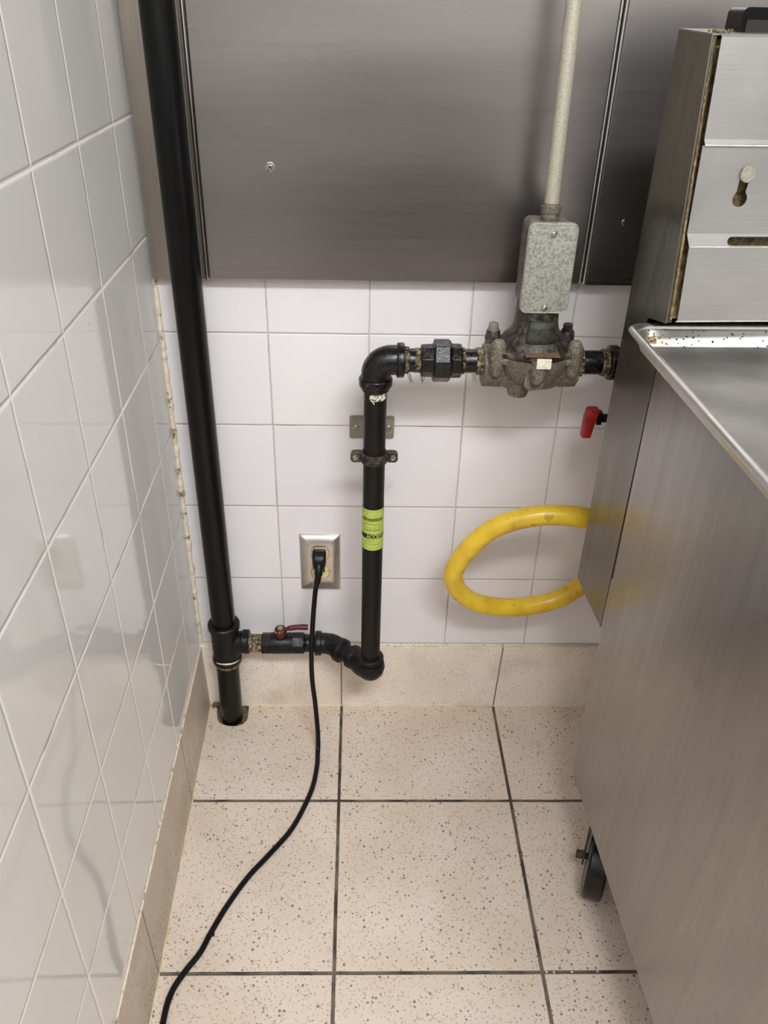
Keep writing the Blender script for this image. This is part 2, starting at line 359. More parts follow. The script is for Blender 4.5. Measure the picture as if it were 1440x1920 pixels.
# caulk beads: corner, floor lines, top of the skirting
def bead(name, a, b, r, mat, n=160, amp=.0008, rz=0):
    bm = bmesh.new(); A, B = V(a), V(b); pts = [A.lerp(B, i / n) for i in range(n + 1)]
    tube(bm, pts, [r * (.75 + .5 * abs(noise.noise(p * 38)) + .25 * noise.noise(p * 120)) for p in pts], 8)
    rough_up(bm, amp, 90); o = struct(obj(name, bm, mat)); o.rotation_euler = (0, 0, rz); return o
bead('trim_3', (.0015, -.0010, .15), (.0015, -.0010, .846), .0058, 'caulk', 260, .0012)
bead('trim_4', (.012, -.0100, .0), (2.6, -.0100, .0), .0016, 'caulk_yellow', 400, .0003)
bead('trim_5', (.0072, -.01, .0), (.0072, -2.36, .0), .0017, 'caulk_yellow', 500, .0003, math.atan(.016))
bead('trim_6', (.0022, -.01, .1540), (.0022, -2.36, .1538), .0013, 'caulk', 500, .0004, math.atan(.016))
bead('trim_7', (.01, -.0085, .1550), (2.6, -.0085, .1550), .0013, 'caulk_yellow', 400, .0004)

# ---------------------------------------------------------------- steel sheets on the back wall
def sheet(name, x0, x1, y, z0, z1, mat, label):
    t = thing(name, label, 'wall panel', ((x0 + x1) / 2, 0, z0))
    bm = bmesh.new(); box(bm, (x0, y, z0), (x1, -.0005, z1)); wobj('steel_sheet', bm, mat, t, smooth=False, bevel=.0008)
    return t
p1 = sheet('steel_wall_panel', .004, .0745, -.0155, .8505, 2.4, 'panel_narrow', 'narrow steel strip in the wall corner behind the tall black pipe')
p2 = sheet('steel_wall_panel', .0855, .6140, -.0200, .8522, 2.4, 'panel', 'wide brushed steel sheet with a round screw, behind the conduit')
p3 = sheet('steel_wall_panel', .6240, 1.5, -.0210, .8545, 2.4, 'panel', 'dark steel sheet to the right of the bright double seam, behind the fryer')
def vbar(x, r, y, z0, parent, name='seam_edge', mat='bright'):
    bm = bmesh.new(); n = 60; tube(bm, [(x + .0006 * noise.noise(V((0, 0, z0 + 1.6 * i / n)) * 9), y, z0 + 1.58 * i / n) for i in range(n + 1)], r, 10)
    return wobj(name, bm, mat, parent, 'bright vertical seam edge')
vbar(.0812, .0026, -.0165, .8510, p1); vbar(.6160, .0017, -.0205, .853, p2); vbar(.6210, .0018, -.0230, .853, p3)
bm = bmesh.new(); box(bm, (.0745, -.0150, .8510), (.0838, -.0005, 2.4)); wobj('seam_backing', bm, 'panel_narrow', p1, smooth=False)
bm = bmesh.new(); box(bm, (.6142, -.017, .8532), (.6238, -.0005, 2.4)); wobj('seam_backing', bm, 'dark_grey_shade', p3, smooth=False)
bm = bmesh.new(); box(bm, (.6250, -.0208, .8508), (1.5, -.004, .8544)); wobj('underside_shade', bm, 'dark_grey_shade', p3, 'dark strip for the shade under the bottom edge', smooth=False)  # dark box below the sheet, coloured as the shade of its underside
bm = bmesh.new(); lathe(bm, (.1790, -.0195, 1.0015), (0, -1, 0), [(0, .0062), (.001, .0062), (.0014, .0056), (.0014, .0046), (.0006, .0042), (.0006, .0034), (.0020, .0030), (.0024, .0020)], 32)
sq = wobj('panel_screw', bm, 'screw', p2, 'round screw with a square socket')
bm = bmesh.new(); box(bm, (.1778, -.0222, 1.0003), (.1802, -.0215, 1.0027)); wobj('screw_socket', bm, 'slot', sq, smooth=False)
bm = bmesh.new()
for a, b in (((.6650, .9400), (.6622, .9372)), ((.6622, .9372), (.6640, .9330)), ((.6640, .9330), (.6652, .9312)), ((.6632, .9380), (.6655, .9362))): tube(bm, [(a[0] - .001, -.0211, a[1] + .002), (b[0] - .001, -.0211, b[1] + .002)], .0004, 6)
wobj('dent_mark', bm, 'bright', p3, 'small bright dent')

# ---------------------------------------------------------------- tall black pipe with its tee
t = thing('standpipe', 'tall black gas pipe in the corner, rising from a hole in the floor', 'pipe', (.0535, -.041, 0))
tee_c = V((.0570, -.0400, .1930)); PL = V((.0540, -.0405, -.012)); PH = V((.0553, -.0390, 1.42))
bm = bmesh.new(); tube(bm, [tee_c + V((0, 0, .02)), PH], .0212, 40); wobj('upper_pipe', bm, 'black_pipe', t)
bm = bmesh.new(); tube(bm, [PL, tee_c - V((0, 0, .02))], .0208, 40); wobj('lower_pipe', bm, 'black_pipe', t)
bm = bmesh.new()
lathe(bm, tee_c, (0, 0, 1), [(-.046, .0235), (-.0445, .0262), (-.036, .0268), (-.0335, .0250), (-.028, .0245), (.026, .0250), (.031, .0255), (.0335, .0282), (.043, .0288), (.0448, .0272), (.0452, .0222)], 48)
lathe(bm, tee_c, (1, .0, 0), [(.0, .0195), (.0295, .0195), (.0310, .0200), (.0322, .0225), (.0425, .0228), (.0438, .0215)], 40)
rough_up(bm, .0006, 60); teeo = wobj('tee_fitting', bm, 'black_iron_clean', t, 'cast black tee with thick collars')
bm = bmesh.new(); lathe(bm, tee_c, (0, 0, 1), [(-.054, .0213), (-.053, .0225), (-.047, .0245), (-.0455, .0235)], 40); rough_up(bm, .0009, 120); wobj('sealant_ring', bm, 'sealant', t, 'pale yellowish thread sealant')
bm = bmesh.new()
pts = [tee_c + V((math.cos(a) * .0266, math.sin(a) * .0266, -.0335 + .001 * math.sin(a * 3))) for a in [math.radians(-130 + 8 * i) for i in range(14)]]
tube(bm, pts, [.0003 + .0013 * math.sin(PI * i / 13) for i in range(14)], 8); wobj('tape_shred', bm, 'white_tag', t, 'white strip of thread tape')
# rusty curl left of the hole
bm = bmesh.new(); tube(bm, cat_rom([(.0135, -.0165, .001), (.0160, -.0145, .006), (.0205, -.0150, .010), (.026, -.0150, .007)], 5), .0042, 8); rough_up(bm, .003, 200); tag(obj('mortar_lump', bm, 'hole'), 'crumbly brown lump at the left edge of the pipe hole', 'debris')

# ---------------------------------------------------------------- shut-off valve on the low branch
vy, vz = -.0400, .1895; DX = .0138
t = thing('ball_valve', 'black gas shut-off valve with a dark red lever, beside the tall pipe', 'valve', (.162, vy, vz))
WARP = (DX, 0, 0)
ax = (1, 0, 0)
def ribs(bm, o, x0, x1, r, k, d=.0006, n=40):
    prof = []; s = (x1 - x0) / k
    for i in range(k): prof += [(x0 + s * i, r - d), (x0 + s * (i + .5), r)]
    prof.append((x1, r - d)); lathe(bm, o, ax, prof, n)
bm = bmesh.new(); ribs(bm, (0, vy, vz), .082, .112, .0168, 10); wobj('pipe_nipple', bm, 'sealant', t, 'short threaded nipple smeared with old sealant')
bm = bmesh.new()
lathe(bm, (0, vy, vz), ax, [(.1095, .0190), (.1105, .0205), (.128, .0205), (.1295, .0195)], 6, phase=PI / 6)
lathe(bm, (0, vy, vz), ax, [(.126, .0195), (.130, .0200), (.163, .0200), (.170, .0185)], 40)
lathe(bm, (0, vy, vz), ax, [(.166, .0190), (.1675, .0208), (.1865, .0208), (.188, .0195)], 8, phase=PI / 8)
lathe(bm, (.146, vy, vz + .015), (0, -.25, 1), [(0, .0120), (.012, .0110), (.014, .0095), (.021, .0095)], 24)
rough_up(bm, .0003, 90); wobj('valve_body', bm, 'black_iron_clean', t)
bm = bmesh.new()
hc = V((.146, vy - .006, vz + .0355))
lathe(bm, hc - V((0, 0, .005)), (0, -.25, 1), [(-.005, .0095), (-.003, .0110), (.007, .0112), (.010, .0098), (.0112, .0080)], 28)
tube(bm, cat_rom([hc + V((.004, 0, .001)), hc + V((.016, 0, .0045)), hc + V((.022, 0, .006)), hc + V((.034, .001, .0068)), hc + V((.050, .002, .0058))], 4), [.0038] * 4 + [.0050] * 9 + [.0054] * 4, 12)
lv = wobj('lever', bm, 'red_dark', t, 'dark red worn lever')
bm = bmesh.new(); lathe(bm, hc + V((0, -.0015, .0045)), (0, -.25, 1), [(0, .0052), (.0035, .0052), (.0045, .0042)], 6); wobj('lever_nut', bm, 'zinc', lv)
bm = bmesh.new(); pts = [hc + V((math.cos(a) * .0100, math.sin(a) * .0100 - .001, .003 - .001 * math.sin(a * 2))) for a in [math.radians(150 + 12 * i) for i in range(11)]]
tube(bm, pts, [.0003 + .0009 * math.sin(PI * i / 10) * (1 + .6 * math.sin(i * 2.2)) for i in range(11)], 6); wobj('chipped_rim', bm, 'white_tag', lv, 'chipped pale rim')

# ---------------------------------------------------------------- branch pipe: offset, riser, top elbow, union
WARP = None
RX, RY = .3230, -.1000
t = thing('gas_pipe_run', 'thinner black gas pipe with green sticker, elbows and hexagonal union', 'pipe', (RX, RY, .18))
bm = bmesh.new(); tube(bm, [(.198, vy, vz), (.230, vy, vz)], .0166, 32)
ribs(bm, (0, vy, vz), .2023, .2063, .0176, 2); wobj('pipe_nipple', bm, 'black_iron', t)
bm = bmesh.new()
band(bm, (0, vy, vz), ax, .2215, .2335, .0230, .0015)
e45 = [(.229, vy, vz), (.242, vy - .0005, vz), (.254, vy - .0045, vz), (.2645, vy - .0125, vz - .001), (.2730, vy - .0210, vz - .002)]
tube(bm, cat_rom(e45, 6), [.0195] * 9 + [.0200] * 16, 40)
d45 = (V((.79, -.61, -.02))).normalized(); c45 = V((.2620, vy - .0115, vz - .0015))
band(bm, c45, d45, .004, .016, .0228, .0015)
rough_up(bm, .0004, 60); wobj('angled_elbow', bm, 'black_iron_clean', t, 'gently bent elbow')
bm = bmesh.new(); tube(bm, [c45 + d45 * .010, c45 + d45 * .045], .0168, 32)
lathe(bm, c45, d45, [(.0155, .0172), (.0165, .0192), (.0185, .0190), (.0195, .0170)], 32)
wobj('short_nipple', bm, 'black_iron_clean', t)
el = V((RX, RY, .1850))
bm = bmesh.new()
band(bm, c45, d45, .032, .045, .0220, .0015)
q0 = c45 + d45 * .043
path = cat_rom([q0, V((RX - .013, RY + .009, .1885)), V((RX - .003, RY + .002, .1900)), V((RX, RY, .196)), V((RX, RY, .206))], 7)
tube(bm, path, [.0205 + .0055 * math.sin(PI * i / (len(path) - 1)) for i in range(len(path))], 40)
band(bm, (RX, RY, 0), (0, 0, 1), .2000, .2135, .0232, .0018)
lathe(bm, (RX, RY - .001, .189), (0, 0, 1), [(-.0250, .003), (-.0240, .009), (-.019, .0180), (-.010, .0240), (.001, .0262), (.014, .0240)], 40)
rough_up(bm, .0005, 60, 2); wobj('bottom_elbow', bm, 'black_iron_clean', t, 'bulky bottom elbow')
bm = bmesh.new(); tube(bm, [(RX, RY, .200), (RX, RY, .742)], .0166, 40); riser = wobj('riser_pipe', bm, 'riser', t)
bm = bmesh.new(); tube(bm, [(RX, RY, .706), (RX, RY, .7220)], .01695, 40, False)
wobj('sealant_patch', bm, 'black_iron', t)
bm = bmesh.new()
for i in range(60):
    a = math.radians(random.uniform(-112, -38)); z = .7135 + random.gauss(0, .0028); R = .0174
    p = V((RX + math.cos(a) * R, RY + math.sin(a) * R, z)); d = V((-math.sin(a), math.cos(a), random.uniform(-1.2, 1.2))).normalized() * random.uniform(.0012, .0035)
    tube(bm, [p - d, p, p + d], random.uniform(.0003, .0008), 5)
wobj('tape_shred', bm, 'white_tag', t, 'frayed white tape shreds')
# top elbow
ZT = .7645
bm = bmesh.new()
R_ = .022
arc = [(RX + R_ - R_ * math.cos(a), RY, ZT - R_ + R_ * math.sin(a)) for a in [math.radians(9 * i) for i in range(11)]]
arc = [(RX, RY, ZT - R_ - .010)] + arc + [(RX + R_ + .010, RY, ZT)]
tube(bm, arc, .0212, 44)
band(bm, (RX, RY, 0), (0, 0, 1), .7260, .7385, .0242, .0018)
lathe(bm, (RX, RY, 0), (0, 0, 1), [(.7195, .0190), (.7205, .0205), (.7275, .0212)], 40)
band(bm, (0, RY, ZT), ax, .3520, .3630, .0246, .0018)
rough_up(bm, .0004, 70, 3); wobj('top_elbow', bm, 'black_iron', t, 'glossy rounded top elbow')
WARP = (.0113, 0, 0)
bm = bmesh.new(); tube(bm, [(.350, RY, ZT), (.385, RY, ZT)], .0166, 32); wobj('horizontal_nipple', bm, 'black_iron', t)
bm = bmesh.new(); tube(bm, [(.418, RY, ZT), (.4625, RY, ZT)], .0166, 32); wobj('horizontal_nipple', bm, 'black_iron', t)
for x0, x1, rr in ((.3515, .3580, .0192), (.3665, .3755, .0176), (.4310, .4365, .0184), (.4530, .4625, .0192)):
    bm = bmesh.new(); ribs(bm, (0, RY, ZT), x0, x1, rr, 5, .0008); rough_up(bm, .0012, 260, int(x0 * 100)); wobj('sealant_ring', bm, 'sealant', t, 'yellowish thread sealant')
for x0 in (.358, .3605, .3765, .377, .4505):
    for k in range(2):
        bm = bmesh.new(); a = V((x0 + random.uniform(-.002, .002), RY - .008, ZT - .0165)); tube(bm, [a, a + V((random.uniform(-.002, .003), -.001, -.006)), a + V((random.uniform(0, .005), 0, -.011 - random.random() * .004))], .00035, 5)
        wobj('sealant_thread', bm, 'frame_dirty', t)
bm = bmesh.new()
lathe(bm, (0, RY, ZT), ax, [(.3745, .0205), (.3760, .0225), (.3925, .0235), (.394, .022)], 8, phase=PI / 8)
lathe(bm, (0, RY, ZT), ax, [(.3915, .0275), (.3935, .0300), (.4130, .0300), (.4165, .0272), (.418, .024)], 8, phase=PI / 8 + .12)
lathe(bm, (0, RY, ZT), ax, [(.4165, .0225), (.4180, .0240), (.4300, .0240), (.4325, .0220)], 8, phase=PI / 8)
rough_up(bm, .0006, 70, 5); wobj('union_fitting', bm, 'black_iron', t, 'faceted black union with a large nut', bevel=.0008, angle=25)

WARP = (0, 0, .0268)
# sticker wrapped on the riser
RR = .0171
def wrap(x, z, rr=RR, a0=-92):      # x: metres along the circumference from the point facing the room
    a = math.radians(a0) + x / rr; return V((RX + math.cos(a) * rr, RY + math.sin(a) * rr, z))
bm = bmesh.new(); Z0, Z1 = .4235, .4990; N = 48; S0, S1 = -.034, .034
g = [[bm.verts.new(wrap(S0 + (S1 - S0) * i / N, z, RR)) for i in range(N + 1)] for z in (Z0, Z1)]
for i in range(N): bm.faces.new((g[0][i], g[0][i + 1], g[1][i + 1], g[1][i]))
stk = wobj('inspection_sticker', bm, 'sticker', t, 'lime green inspection sticker wrapped round the pipe')
PW[stk.name] = Matrix.Identity(4)
def strip(name, x0, x1, z0, z1, mat, rr):
    bm = bmesh.new(); n = max(2, int((x1 - x0) / .0012)); gg = [[bm.verts.new(wrap(x0 + (x1 - x0) * i / n, z, rr)) for i in range(n + 1)] for z in (z0, z1)]
    for i in range(n): bm.faces.new((gg[0][i], gg[0][i + 1], gg[1][i + 1], gg[1][i]))
    return wobj(name, bm, mat, stk)
def text(name, s, x, z, size, mat, rr, sx=1.0, bold=0.0):
    cu = bpy.data.curves.new(name, 'FONT'); cu.body = s; cu.size = size; cu.offset = bold; cu.resolution_u = 3
    to = bpy.data.objects.new(name, cu); col.objects.link(to); bpy.context.view_layer.update()
    me = bpy.data.meshes.new_from_object(to.evaluated_get(bpy.context.evaluated_depsgraph_get()))
    bm = bmesh.new(); bm.from_mesh(me); bpy.data.objects.remove(to); bpy.data.curves.remove(cu)
    for v in bm.verts: v.co = wrap(x + v.co.x * sx, z + v.co.y, rr)
    return wobj(name, bm, mat, stk, smooth=False)
strip('black_band', -.034, .034, .4455, .4540, 'ink', RR + .0001)
text('sticker_lettering', 'ACCEPTED', -.0100, .4464, .0098, 'sticker', RR + .00025, .80, .00022)
text('sticker_lettering', 'edmonton', -.0215, .4785, .0108, 'ink', RR + .0002, .88, .00028)
for z in (.4950, .4280): strip('printed_line', -.030, .030, z, z + .0004, 'ink_soft', RR + .0001)
for z, x1, h, m in ((.4722, .010, .0016, 'ink_soft'), (.4610, .013, .0017, 'ink'), (.4400, .002, .0013, 'ink_soft'), (.4345, .012, .0018, 'ink_soft')):   # smudged small print
    bm = bmesh.new(); x = -.0165
    while x < x1:
        wd = random.uniform(.0004, .0011); zz = z + random.uniform(-.0002, .0002); hh = h * random.uniform(.55, 1)
        bm.faces.new([bm.verts.new(wrap(a, b, RR + .00015)) for a, b in ((x, zz), (x + wd, zz), (x + wd, zz + hh), (x, zz + hh))]); x += wd + random.choice((.0002, .0003, .0003, .0010))
    wobj('faded_print', bm, m, stk, smooth=False)
strip('printed_line', -.030, .030, .4660, .4664, 'ink_soft', RR + .0001)

WARP = None
# ---------------------------------------------------------------- wall bracket plate and split clamp
t = thing('bracket_plate', 'grey metal plate with two screws on the tiles behind the thin pipe', 'bracket', (.3205, 0, .6125))
WARP = (.0135, 0, .0302)
bm = bmesh.new(); plate_xz(bm, .3070, .5825, .0720, .0390, .004, -.0002, -.0035, .001)
box(bm, (.2735, -.0050, .5990), (.3405, -.0034, .6010))
wobj('plate', bm, 'zinc', t)
for sx in (.2805, .3335):
    bm = bmesh.new(); lathe(bm, (sx, -.0034, .5820), (0, -1, 0), [(0, .0062), (.0008, .0062), (.0008, .0052), (.0022, .0050), (.0034, .0036), (.0034, .0018), (.0018, .0014)], 24); wobj('screw', bm, 'screw', t)
bm = bmesh.new(); lathe(bm, (.3070, -.0030, .5825), (0, -1, 0), [(0, .0055), (.074, .0055)], 16); wobj('standoff_rod', bm, 'zinc', t)
WARP = (0, 0, .0298)
t = thing('pipe_clamp', 'rusty two-eared split clamp gripping the thin black pipe below the bracket plate', 'clamp', (RX, RY, .6113))
bm = bmesh.new(); lathe(bm, (RX, RY, .5815), (0, 0, 1), [(-.0078, .0172), (-.0078, .0200), (-.0058, .0207), (-.0018, .0207), (-.0008, .0190), (.0008, .0190), (.0018, .0207), (.0058, .0207), (.0078, .0200), (.0078, .0172)], 48, cap=False)
for s in (-1, 1):
    L = []
    for y, ins in ((RY - .0035, .0006), (RY - .0030, 0), (RY + .0050, 0), (RY + .0056, .0006)):
        L.append([(RX + s * (.0262 + a), y, .5815 + b) for a, b in rrect(.0190 - 2 * ins, .0175 - 2 * ins, .0060 - ins, 6)])
    stack(bm, L)
rough_up(bm, .0004, 120, 1); wobj('clamp_ring', bm, 'cast_dark', t)
for s in (-1, 1):
    bm = bmesh.new(); lathe(bm, (RX + s * .0285, RY - .0034, .5812), (0, -1, 0), [(0, .0050), (.0010, .0050), (.0026, .0040), (.0030, .0022), (.0016, .0012)], 20); wobj('clamp_screw', bm, 'screw', t)

# ---------------------------------------------------------------- solenoid valve
WARP = None
SX, SY = .5420, RY
ZT0 = .7400
t = thing('solenoid_valve', 'greasy cast metal gas valve with a bolted bonnet and grey-green electrical box', 'valve', (SX, SY, ZT))
WARP = (0, 0, .0248)
bm = bmesh.new()
# inlet and outlet bosses (octagonal), belly, ribs
lathe(bm, (.0095, SY, ZT0 - .006), ax, [(.4635, .0230), (.4640, .0290), (.4900, .0305), (.4960, .0250)], 8, phase=PI / 8)
lathe(bm, (.0095, SY, ZT0 - .006), ax, [(.5700, .0240), (.5740, .0300), (.5970, .0290), (.5980, .0235)], 8, phase=PI / 8)
lathe(bm, (SX, SY, 0), (0, 0, 1), [(.7035, .012), (.7055, .020), (.7150, .034), (.7300, .0480), (.7480, .0545), (.7560, .0560)], 48)
lathe(bm, (SX - .016, SY - .010, 0), (0, 0, 1), [(.6930, .009), (.6945, .0135), (.7060, .0165), (.725, .020)], 32)
lathe(bm, (SX + .006, SY + .002, 0), (0, 0, 1), [(.7000, .010), (.7015, .0150), (.7100, .0170), (.725, .020)], 32)
tube(bm, [(.488, SY, ZT0 - .006), (.514, SY, ZT0 - .010), (.542, SY, ZT0 - .008), (.569, SY, ZT0 - .008), (.597, SY, ZT0 - .004)], [.0240, .0300, .0340, .0310, .0240], 32)
stack(bm, [[(SX - .003 + a, y, .731 + b) for a, b in rrect(.026, .027, .009, 6)] for y in (SY - .02, SY - .0475, SY - .0505)])
rough_up(bm, .0012, 38, 4); wobj('valve_body', bm, 'cast', t, 'lumpy cast lower body', angle=45)
angs = [30, 90, 150, 210, 270, 330]
def flange(z0, z1, rb, lug, mat, name, wav):
    bm = bmesh.new(); n = 144; L = []
    for z, ins in ((z0, .0015), (z0 + .0012, 0), (z1 - .0012, 0), (z1, .0015)):
        lp = []
        for i in range(n):
            a = 2 * PI * i / n; r = rb
            for b in angs:
                dd = (math.degrees(a) - b + 180) % 360 - 180; r = max(r, rb + lug * math.exp(-(dd / 11.5) ** 2))
            lp.append((SX + (r - ins) * math.cos(a), SY + (r - ins) * math.sin(a) * .92, z + wav * math.cos(6 * (a - PI / 6)) ))
        L.append(lp)
    stack(bm, L); rough_up(bm, .0005, 60, 8); return wobj(name, bm, mat, t, angle=50)
flange(.7480, .7570, .0560, .0165, 'cast', 'lower_flange', .0016)
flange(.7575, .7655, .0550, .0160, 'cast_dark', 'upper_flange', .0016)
for b in angs:
    bm = bmesh.new(); a = math.radians(b); p = V((SX + .0610 * math.cos(a), SY + .0610 * .92 * math.sin(a), 0))
    lathe(bm, p, (0, 0, 1), [(.7290, .0040), (.7320, .0080), (.739, .0098), (.7500, .0105)], 20)
    lathe(bm, p, (0, 0, 1), [(.7495, .0105), (.7640, .0108)], 20)
    rough_up(bm, .0005, 90, 9); wobj('bolt_boss', bm, 'cast', t)
    if b == 270: continue
    bm = bmesh.new(); lathe(bm, p, (0, 0, 1), [(.7640, .0110), (.7740, .0100), (.7760, .0088)], 20)
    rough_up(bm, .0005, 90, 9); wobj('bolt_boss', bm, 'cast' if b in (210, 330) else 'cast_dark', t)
for b in angs:
    a = math.radians(b); p = V((SX + .0610 * math.cos(a), SY + .0610 * .92 * math.sin(a), 0))
    hgt = .786 if b in (30, 150, 90) else .7805
    if b == 270: continue
    bm = bmesh.new(); lathe(bm, p, (0, 0, 1), [(.7755, .0086), (.7775, .0086), (.7775, .0070), (hgt - .001, .0070), (hgt, .0060)], 12); lathe(bm, p, (0, 0, 1), [(hgt - .0005, .0040), (hgt - .0004, .0030)], 6)
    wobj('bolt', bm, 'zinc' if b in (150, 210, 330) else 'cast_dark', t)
bm = bmesh.new()
lathe(bm, (SX, SY, 0), (0, 0, 1), [(.7640, .0500), (.7690, .0480), (.7760, .0440), (.7830, .0370), (.7900, .0325), (.8000, .0300), (.8150, .0290), (.8260, .0285)], 48)
rough_up(bm, .0008, 50, 11); wobj('bonnet', bm, 'cast_dark', t, 'dark oily domed bonnet', angle=50)
bm = bmesh.new(); L = []
def bon(x, z, off):
    R0 = .0345 if z < .79 else .0315; a = math.radians(-86) + x / .034; return (SX + math.cos(a) * (R0 + off), SY + math.sin(a) * (R0 + off) - .002, z)
gg = [[bm.verts.new(bon(-.019 + .038 * i / 12, z, .0045 if z < .79 else .003)) for i in range(13)] for z in (.7755, .786, .797, .808)]
for A, B in zip(gg, gg[1:]):
    for i in range(12): bm.faces.new((A[i], A[i + 1], B[i + 1], B[i]))
o = wobj('nameplate', bm, 'green_plate', t, 'dark green nameplate'); m = o.modifiers.new('s', 'SOLIDIFY'); m.thickness = .0012
bm = bmesh.new(); vs = box(bm, (SX - .020, SY - .058, .7680), (SX + .026, SY - .034, .7697)); wobj('tab_plate', bm, 'rust_tab', t, 'reddish brown tab', smooth=False)
bm = bmesh.new(); box(bm, (SX - .0065, SY - .0690, .7555), (SX + .0130, SY - .0640, .7690)); wobj('paper_tag', bm, 'white_tag', t, 'small cream tag', bevel=.0008)
# outlet threads + black nipple are the next pipe; electrical box
bx0, bz = .5440, .9010
WARP = None
bm = bmesh.new(); L = []
for y, ins in ((-.0720, .002), (-.0740, .0), (-.1250, .0)):
    L.append([(bx0 + a, y, bz + b) for a, b in rrect(.0600 - 2 * ins, .1110 - 2 * ins, .009, 6)])
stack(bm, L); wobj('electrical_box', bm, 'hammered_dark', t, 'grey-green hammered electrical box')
bm = bmesh.new(); L = []
for y, ins in ((-.1235, .0), (-.1275, .0), (-.1288, .0010), (-.1292, .0025)):
    L.append([(bx0 + a, y, bz + b) for a, b in rrect(.0640 - 2 * ins, .1160 - 2 * ins, .009 - ins * .5, 8)])
stack(bm, L); cov = wobj('box_cover', bm, 'hammered', t, 'pitted cover plate with rounded corners')
bm = bmesh.new(); ring = [(bx0 + a, -.1290, bz + b) for a, b in rrect(.0610, .1130, .0075, 8)]; tube(bm, ring + ring[:2], .0009, 8, False); rough_up(bm, .0002, 300); wobj('cover_lip', bm, 'hammered', cov)
for dx, dz in ((.0005, .0445), (.0005, -.0500)):
    bm = bmesh.new(); lathe(bm, (bx0 + dx, -.1288, bz + dz), (0, -1, 0), [(0, .0042), (.0016, .0042), (.0026, .0032), (.003, .0012)], 20)
    s = wobj('cover_screw', bm, 'screw', cov)
bm = bmesh.new(); lathe(bm, (.5435, -.097, .0210), (0, 0, 1), [(.9300, .0150), (.9330, .0150), (.9335, .0110), (.937, .0108), (.9372, .0118), (.9440, .0118), (.9445, .0126), (.9520, .0126), (.9525, .0108), (.956, .0100)], 24)
rough_up(bm, .0006, 200, 3); wobj('conduit_connector', bm, 'cast', t, 'corroded threaded conduit connector')
bm = bmesh.new(); tube(bm, [(.5435, -.097, .971), (.5400, -.095, 1.20), (.5335, -.094, 1.8)], .0094, 28)
tag(obj('electrical_conduit', bm, 'galv'), 'speckled pale metal conduit rising from the electrical box up the steel sheet', 'conduit')

# ---------------------------------------------------------------- fryer feed: outlet pipe, drop, red-handled valve
t = thing('outlet_pipe', 'short black pipe leaving the cast valve toward the fryer', 'pipe', (.65, RY, ZT))
WARP = (.0083, 0, 0)
bm = bmesh.new(); tube(bm, [(.598, RY, ZT), (.652, RY, ZT)], .0168, 32); wobj('pipe_nipple', bm, 'black_iron', t)
bm = bmesh.new(); ribs(bm, (0, RY, ZT), .5995, .6060, .0205, 4, .0008); rough_up(bm, .0008, 260, 2); wobj('sealant_ring', bm, 'sealant', t, 'yellowish sealant')
bm = bmesh.new(); ribs(bm, (0, RY, ZT), .6330, .6430, .0192, 6, .0009); rough_up(bm, .0008, 260, 7); wobj('sealant_ring', bm, 'sealant', t, 'yellow-coated pipe threads')
bm = bmesh.new(); band(bm, (0, RY, ZT), ax, .6430, .6560, .0245, .0018)
arc = [(.654, RY, ZT)] + [(.680 + R_ * math.sin(a), RY, ZT - R_ + R_ * math.cos(a)) for a in [math.radians(9 * i) for i in range(11)]] + [(.702, RY, .725)]
tube(bm, arc, .0212, 40); band(bm, (.702, RY, 0), (0, 0, 1), .7210, .7335, .0246, .0018); wobj('elbow', bm, 'black_iron', t)
bm = bmesh.new(); tube(bm, [(.702, RY, .73), (.702, RY, .545)], .0168, 32); wobj('drop_pipe', bm, 'black_iron', t)
t = thing('gas_cock', 'small gas valve with a bright red handle, at the edge of the fryer', 'valve', (.69, RY, .682))
WARP = (.0083, -.0, .0266)
bm = bmesh.new(); lathe(bm, (.6795, RY-.006, .656), (-1, -.1, 0), [(.0, .012), (.006, .012), (.008, .009)], 8); tube(bm, [(.678, RY - .008, .656), (.637, RY - .014, .658)], .0065, 16)
box(bm, (.6365, RY - .020, .650), (.6435, RY - .008, .669)); wobj('valve_body', bm, 'black_iron', t)
bm = bmesh.new(); stack(bm, [[(.6265 + dx + x * k, RY - .014 + y * k, z) for x, y in rrect(.0175, .018, .004, 4)] for z, dx, k in ((.6290, -.0015, .74), (.6302, -.0015, .82), (.650, .0, .92), (.658, .001, 1.0), (.6715, .003, 1.0), (.6735, .003, .9))])
wobj('handle', bm, 'red', t, 'bright red lever handle')

# ---------------------------------------------------------------- yellow gas hose
t = thing('gas_hose', 'thick yellow gas hose looping out from behind the fryer', 'hose', (.62, -.08, .26))
WARP = None
hp = [(.7100, -.104, .530), (.7140, -.112, .508), (.706, -.120, .500), (.6901, -.125, .5048), (.6529, -.122, .5184), (.6136, -.12, .5217), (.581, -.118, .5192), (.541, -.115, .5071), (.5057, -.112, .4848), (.4781, -.105, .446), (.4614, -.1, .4084), (.4597, -.093, .3782), (.4738, -.085, .3442), (.5059, -.075, .3136), (.5526, -.066, .2973), (.5963, -.06, .2941), (.648, -.055, .3048), (.687, -.055, .3345), (.7114, -.06, .3728), (.722, -.07, .42)]
bm = bmesh.new(); tube(bm, cat_rom(hp, 10), .0163, 32); wobj('hose_body', bm, 'hose', t)
bm = bmesh.new(); tube(bm, [(.7100, -.104, .5255), (.7103, -.102, .550)], .021, 8); wobj('hose_coupling', bm, 'zinc', t)

